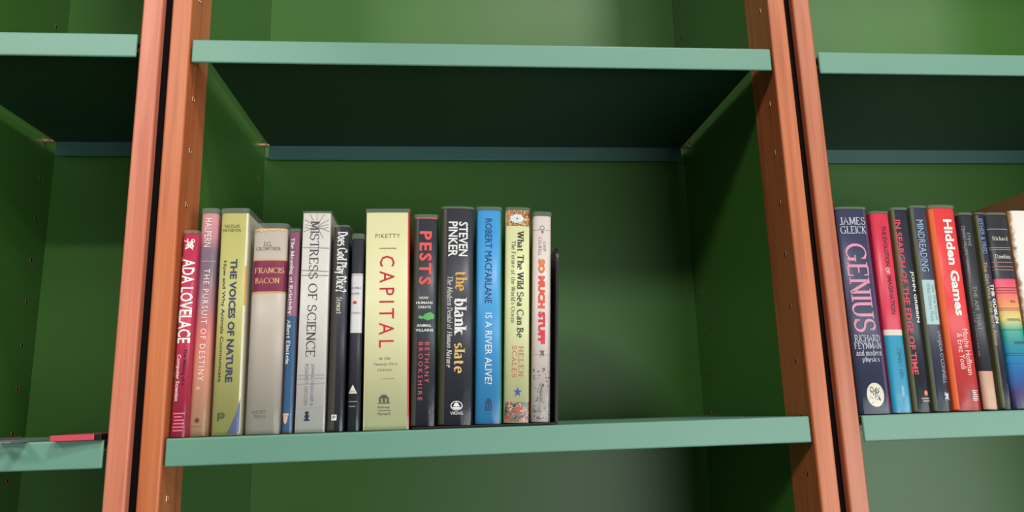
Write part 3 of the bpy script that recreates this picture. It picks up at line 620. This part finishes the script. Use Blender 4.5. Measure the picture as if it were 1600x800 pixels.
  ('sans','UNDERSTOOD THE UNIVERSE','down',0.0700,0.1469,0.2486,0.7378,(150,148,140),'title_lettering',dict()),
 ]),
 (dict(label='thin navy book with an olive side, left of the rainbow book',x=0.9518,z=0.0017,t=0.0138,h=0.2389,lean=0.0275,rim=0.0021,c=(44, 48, 66),D=0.003,lc=(110, 112, 78),yb=0.016), [
  ('band','grid','flat',0.0000,0.2800,0.0038,0.9911,(96,96,66),'cover_edge',dict()),
  ('sans','EITHER & FRED','down',0.2433,0.6719,0.0242,0.2113,(126,160,205),'author_lettering',dict()),
  ('sans','The Girl Who Was Born Alone','down',0.1129,0.4731,0.2554,0.6838,(206,176,140),'subtitle_lettering',dict()),
  ('sans','THE GOBLIN','down',0.5072,0.9500,0.3690,0.5718,(240,238,232),'title_lettering',dict(bold=0.03)),
  ('shape','stripes','flat',0.8316,0.9800,0.8756,0.9688,(160,160,175),'publisher_mark',dict()),
 ]),
 (dict(label='black-topped book fading through rainbow colours down its spine',x=0.9754,z=0.0019,t=0.0298,h=0.2378,lean=0.0206,rim=0.0029,c='rain',D=0.004,yb=0.016), [
  ('serif','Richard','flat',0.1316,0.8685,0.1173,0.1395,(205,196,186),'author_lettering',dict(bold=1.3)),
  ('serif','Dawkins','flat',0.1301,0.8631,0.2128,0.2364,(205,196,186),'author_lettering',dict(bold=1.3)),
  ('band','grid','flat',0.0000,1.0000,0.0760,0.0795,(150,170,160),'printed_rule',dict()),
  ('band','grid','flat',0.0000,1.0000,0.1754,0.1788,(200,150,130),'printed_rule',dict()),
  ('band','grid','flat',0.0000,1.0000,0.1856,0.1890,(200,150,130),'printed_rule',dict()),
  ('band','grid','flat',0.0000,1.0000,0.2534,0.2567,(200,140,130),'printed_rule',dict()),
  ('band','grid','flat',0.0000,1.0000,0.2770,0.2803,(200,140,130),'printed_rule',dict()),
  ('band','grid','flat',0.0000,1.0000,0.2938,0.2972,(200,140,130),'printed_rule',dict()),
  ('band','grid','flat',0.0000,1.0000,0.3875,0.3908,(120,40,60),'printed_rule',dict()),
  ('band','grid','flat',0.0000,1.0000,0.4008,0.4041,(120,40,60),'printed_rule',dict()),
  ('band','grid','flat',0.0000,1.0000,0.4141,0.4174,(120,40,60),'printed_rule',dict()),
  ('band','grid','flat',0.0000,1.0000,0.4935,0.4967,(140,80,50),'printed_rule',dict()),
  ('band','grid','flat',0.0000,1.0000,0.5033,0.5066,(140,80,50),'printed_rule',dict()),
  ('band','grid','flat',0.0000,1.0000,0.6047,0.6079,(70,100,70),'printed_rule',dict()),
  ('band','grid','flat',0.0000,1.0000,0.7242,0.7274,(20,70,90),'printed_rule',dict()),
  ('band','grid','flat',0.0000,1.0000,0.7338,0.7370,(20,70,90),'printed_rule',dict()),
  ('band','grid','flat',0.0000,1.0000,0.7754,0.7786,(20,70,110),'printed_rule',dict()),
  ('sans','the','flat',0.5181,0.7410,0.4508,0.4673,(140,50,70),'title_lettering',dict()),
  ('sans','UNWEAVING','flat',0.2348,0.8720,0.5461,0.5624,(110,80,60),'title_lettering',dict()),
  ('sans','RAINBOW','flat',0.4219,0.8902,0.6634,0.6795,(30,80,90),'title_lettering',dict()),
 ]),
 (dict(label='cream book with scuffed brown edge at the far right',x=1.0099,z=0.0023,t=0.0396,h=0.2425,lean=0.0278,rim=0.0007,c=(232, 226, 216),D=0.004,sleeve=0,worn=1,lc=(150, 112, 72),yb=0.016), [

 ]),
]
def prof(s, t, D, n=3.2):
    """spine depth behind its front line at s in -1..1 across the thickness"""
    return D * (1 - max(0.0, 1 - abs(s) ** n) ** 0.5)
S_COLS = [-1, -.985, -.95, -.88, -.76, -.6, -.4, -.2, 0, .2, .4, .6, .76, .88, .95, .985, 1]
SPECIAL = {
 'halpern': ramp_z('dusk_gradient', 0.247, [(0, rgb(200, 148, 104)), (.08, rgb(226, 172, 136)), (.3, rgb(236, 160, 132)), (.46, rgb(220, 122, 112)), (.6, rgb(158, 104, 112)), (.76, rgb(116, 98, 112)), (.86, rgb(126, 104, 118)), (.92, rgb(188, 128, 138)), (1, rgb(206, 146, 146))], 0.4, 0.06),
 'rain': ramp_z('rainbow_gradient', 0.236, [(0, rgb(84, 66, 120)), (.08, rgb(96, 74, 140)), (.14, rgb(70, 120, 196)), (.24, rgb(48, 148, 208)), (.33, rgb(36, 156, 160)), (.40, rgb(52, 168, 140)), (.455, rgb(226, 214, 120)), (.52, rgb(236, 160, 104)), (.59, rgb(240, 108, 108)), (.66, rgb(232, 78, 112)), (.662, rgb(46, 50, 56)), (1, rgb(52, 54, 58))], 0.4),
 'sea_top': mottle('floral_panel', [rgb(60, 90, 60), rgb(205, 56, 56), rgb(216, 210, 130), rgb(190, 40, 50), rgb(70, 60, 60)], 260),
 'sea_foot': mottle('tropical_panel', [rgb(60, 50, 52), rgb(40, 130, 120), rgb(190, 90, 60), rgb(150, 60, 60), rgb(205, 190, 150)], 200),
}
def col_mat(c):
    return SPECIAL[c] if isinstance(c, str) else ink(c)
def worn_mat():
    m, n, l, b = new_mat('scuffed_cream_cloth')
    tc = n.new('ShaderNodeTexCoord'); sp = n.new('ShaderNodeSeparateXYZ'); l.new(tc.outputs['Object'], sp.inputs[0])
    nz = n.new('ShaderNodeTexNoise'); nz.inputs['Scale'].default_value = 160; nz.inputs['Detail'].default_value = 4; l.new(tc.outputs['Object'], nz.inputs['Vector'])
    ad = n.new('ShaderNodeMath'); ad.operation = 'MULTIPLY_ADD'; ad.inputs[1].default_value = 0.010; l.new(nz.outputs['Fac'], ad.inputs[0]); l.new(sp.outputs['X'], ad.inputs[2])
    cr = n.new('ShaderNodeValToRGB'); mr = n.new('ShaderNodeMapRange'); mr.inputs['From Min'].default_value = -0.0135; mr.inputs['From Max'].default_value = -0.0095
    l.new(ad.outputs[0], mr.inputs['Value']); l.new(mr.outputs[0], cr.inputs[0])
    cr.color_ramp.elements[0].color = rgb(150, 110, 70); cr.color_ramp.elements[1].color = rgb(232, 226, 216)
    l.new(cr.outputs[0], b.inputs['Base Color']); b.inputs['Roughness'].default_value = 0.75
    return m
def spine_piece(vs2, fs, u0, u1, v0, v1, orient, t, h, D, lift, name, mat, parent, thick=0.0):
    """lay a flat outline on the spine so that it fills u0..u1 by v0..v1"""
    xs = [p[0] for p in vs2]; ys = [p[1] for p in vs2]
    ax, bx, ay, by = min(xs), max(xs), min(ys), max(ys)
    out = []
    for x, y in vs2:
        a = (x - ax) / (bx - ax or 1); b = (y - ay) / (by - ay or 1)
        if orient == 'down': u = u0 + (u1 - u0) * b; v = v0 + (v1 - v0) * a     # reads from the head of the spine down
        else: u = u0 + (u1 - u0) * a; v = v1 - (v1 - v0) * b
        s = min(1, max(-1, 2 * u - 1))
        out.append((s * t / 2, 0.0, h * (1 - v)))
    me = bpy.data.meshes.new(name); me.from_pydata(out, [], fs); me.update()
    bm = bmesh.new(); bm.from_mesh(me)
    for s in S_COLS[1:-1]:      # cut along the spine's facets so that the print bends with it
        bmesh.ops.bisect_plane(bm, geom=list(bm.verts) + list(bm.edges) + list(bm.faces), plane_co=(s * t / 2, 0, 0), plane_no=(1, 0, 0), dist=1e-6)
    for v in bm.verts: v.co.y = prof(min(1, max(-1, v.co.x * 2 / t)), t, D) - lift
    bm.normal_update()
    fl = [f for f in bm.faces if f.normal.y > 0]
    if fl: bmesh.ops.reverse_faces(bm, faces=fl)
    bm.to_mesh(me); bm.free()
    return link(name, me, mat, parent)
def shell(t, h0, h1, D, depth, off, zs=None):
    """U-shaped wrap: side, spine, side"""
    zs = zs or [h0, h1]
    cols = [(-t / 2 - off, depth)] + [(-t / 2 - off, D + .004)] + [(s * (t / 2 + off), prof(s, t, D) - off) for s in S_COLS] + [(t / 2 + off, D + .004), (t / 2 + off, depth)]
    vs = [(x, y, z) for z in zs for x, y in cols]; n = len(cols)
    fs = [(r * n + i, r * n + i + 1, (r + 1) * n + i + 1, (r + 1) * n + i) for r in range(len(zs) - 1) for i in range(n - 1)]
    return vs, fs, n
def make_book(sp, items, idx):
    t = sp['t'] - 0.0020; h = sp['h']; D = sp['D']; depth = sp.get('depth', 0.158)
    root = empty('book', (sp['x'], sp['yb'], sp['z']), sp['label'], 'book', sp.get('group', 'library books standing in the row'), (-TIP, math.atan(sp['lean']), 0))
    # jacket and boards
    vs, fs, n = shell(t, 0.0, h, D, depth, 0.0)
    me = bpy.data.meshes.new('dust_jacket'); me.from_pydata(vs, [], fs); me.update()
    spine_m = worn_mat() if sp.get('worn') else col_mat(sp['c'])
    cov = link('dust_jacket', me, [spine_m, col_mat(sp.get('lc', sp['c'])), col_mat(sp.get('rc', sp['c']))], root)
    for p in me.polygons:
        i = p.index % (n - 1)
        p.material_index = 1 if i < 2 else 2 if i > n - 4 else 0
        p.use_smooth = 1 < i < n - 3
    md = cov.modifiers.new('board', 'SOLIDIFY'); md.thickness = min(0.0022, t * 0.12); md.offset = -1
    g = min(0.0022, t * 0.12) + 0.0003
    pg = box('page_block', -t / 2 + g, t / 2 - g, D + g + 0.001, depth - 0.005, 0.003, h - 0.0035, M_PAGE, root)
    k = 0
    for kind, what, orient, u0, u1, v0, v1, c, name, kw in items:
        lift = 0.00036
        if kind == 'sans': v2, f2 = sans_text(what, kw.get('bold', 0), kw.get('slant', 0), kw.get('track', 1))
        elif kind == 'serif': v2, f2 = serif_text(what, kw.get('bold', 1), kw.get('slant', 0), kw.get('track', .12))
        elif kind == 'band': v2, f2 = shape('grid'); k += 1; lift = 0.0001 + 0.00003 * min(k, 6)
        else: v2, f2 = ring(20, .4, .5) if what == 'ring' else shape(what); lift = 0.00030 + (0.0001 if what == 'scribble' else 0)
        spine_piece(v2, f2, u0, u1, v0, v1, orient, t, h, D, lift, name, col_mat(c), root)
    if sp.get('torn'):   # chipped paper at the head of the spine
        r = random.Random(3); v2 = []; f2 = []
        for i in range(25):
            v2 += [(i / 24, 0.5 + r.uniform(-.35, .3)), (i / 24, 1)]
        f2 = [(2 * i, 2 * i + 2, 2 * i + 3, 2 * i + 1) for i in range(24)]
        spine_piece(v2, f2, .02, .98, 0.0, 0.02, 'flat', t, h, D, .0004, 'torn_edge', ink((222, 186, 140)), root)
    if sp.get('sleeve', 1):
        top = h + max(sp['rim'], 0.0015)
        vs, fs, n = shell(t, 0, 0, D, 0.075, 0.0008, [0.0003, h * .2, h * .4, h * .6, h * .8, h, top])
        me = bpy.data.meshes.new('plastic_sleeve'); me.from_pydata(vs, [], fs); me.update()
        link('plastic_sleeve', me, [clear_plastic('clear_plastic', idx * 3.7), M_RIM], root)['label'] = 'clear glossy plastic sleeve'
        for p in me.polygons:
            r, i = divmod(p.index, n - 1)
            p.use_smooth = True; p.material_index = 1 if r == 5 else 0
    return root
for i, (sp, items) in enumerate(BOOKS):
    make_book(sp, items, i)
# the brown book beyond the row's end, and the rest of that row out of view
bw = make_book(dict(label='tall tan brown book leaning at the right end of the row', x=1.0795, z=0.0040, t=0.046, h=0.280, lean=0.030, rim=0, c=(150, 112, 80), D=.004, yb=.012, sleeve=0, depth=.19), [], 40)

# ------------------------------------------------------------------ bookends and the booklets lying flat
def plate(name, outline, y0, y1, mat, parent, axis='xz', bev=0.0):
    """sheet cut to an outline; outline in two axes, thickness along the third"""
    bm = bmesh.new(); a, b = [], []
    for p, q in outline:
        if axis == 'yz': a.append(bm.verts.new((y0, p, q))); b.append(bm.verts.new((y1, p, q)))
        else: a.append(bm.verts.new((p, q, y0))); b.append(bm.verts.new((p, q, y1)))
    bm.faces.new(a); bm.faces.new(b[::-1])
    for i in range(len(a)):
        j = (i + 1) % len(a); bm.faces.new((a[j], a[i], b[i], b[j]))
    bmesh.ops.recalc_face_normals(bm, faces=bm.faces)
    return from_bm(name, bm, mat, parent)
be = empty('bookend', (0.4128, 0.010, 0.0007), 'black steel bookend holding up the right end of the centre row', 'bookend', None, (-TIP, 0.047, 0))
def arc(cx, cy, r, a0, a1, n=6): return [(cx + r * math.cos(math.radians(a0 + (a1 - a0) * i / n)), cy + r * math.sin(math.radians(a0 + (a1 - a0) * i / n))) for i in range(n + 1)]
plate('upright_plate', [(0.0, 0.0), (0.135, 0.0)] + arc(0.115, 0.184, 0.02, 0, 90) + arc(0.02, 0.184, 0.02, 90, 180), -0.0006, 0.0022, M_BLACK, be, 'yz')
bb = box('base_plate', -0.158, 0.0012, 0.0, 0.135, 0.0, 0.0019, M_BLACK, be); bb.rotation_euler = (0, -0.047 - 0.0048, 0)

fb = empty('bookend', (-0.150, 0.05, -0.0016), 'flat grey steel bookend whose holed tongue overhangs the left shelf', 'bookend', None, (-TIP, 0, 0))
bm = bmesh.new()
tongue = [(-0.0135, 0.0), (-0.0135, -0.074)] + arc(-0.0105, -0.079, 0.003, 180, 270, 3) + arc(0.0105, -0.079, 0.003, 270, 360, 3) + [(0.0135, 0.0)]
hole = [(0.0062 * math.cos(2 * PI * i / 16), -0.0645 + 0.0062 * math.sin(2 * PI * i / 16)) for i in range(16)]
def holed(name, outer, inner, z0, z1, mat, parent):
    bm = bmesh.new(); loops = []
    for z in (z0, z1):
        vo = [bm.verts.new((x, y, z)) for x, y in outer]; vi = [bm.verts.new((x, y, z)) for x, y in inner]
        es = [bm.edges.new((vo[i], vo[(i + 1) % len(vo)])) for i in range(len(vo))] + [bm.edges.new((vi[i], vi[(i + 1) % len(vi)])) for i in range(len(vi))]
        bmesh.ops.triangle_fill(bm, edges=es, use_beauty=True); loops.append((vo, vi))
    for k in (0, 1):
        a, b = loops[0][k], loops[1][k]
        for i in range(len(a)): bm.faces.new((a[i], a[(i + 1) % len(a)], b[(i + 1) % len(a)], b[i]))
    bmesh.ops.recalc_face_normals(bm, faces=bm.faces)
    return from_bm(name, bm, mat, parent)
bm.free()
holed('base_tongue', tongue, hole, 0.0, 0.0011, M_GREY, fb)
box('base_plate', -0.05, 0.05, 0.0, 0.055, 0.0, 0.0011, M_GREY, fb)
box('folded_wing', -0.0512, -0.050, 0.0, 0.055, 0.0, 0.004, M_GREY, fb)

def booklet(label, loc, rz, w, d, th, cmat, pmat=None):
    r = empty('booklet', loc, label, 'booklet', None, (-TIP, 0, rz))
    box('front_cover', 0, w, 0, d, th - 0.0009, th, cmat, r); box('back_cover', 0, w, 0, d, 0, 0.0009, cmat, r)
    box('spine', 0, w, -0.0006, 0.0006, 0, th, cmat, r, 0.0005)
    box('page_block', 0.002, w - 0.002, 0.001, d - 0.002, 0.0009, th - 0.0009, pmat or M_PAGE, r)
    return r
booklet('thin crimson booklet lying flat on the left shelf edge', (-0.1080, -0.0135, -0.0009), 0.20, 0.0400, 0.150, 0.0058, ink((196, 66, 84)))
booklet('thin black booklet lying flat between red booklet and post', (-0.0680, -0.0062, -0.0009), 0.0, 0.0062, 0.12, 0.0062, ink((24, 8, 12)), ink((24, 8, 12)))
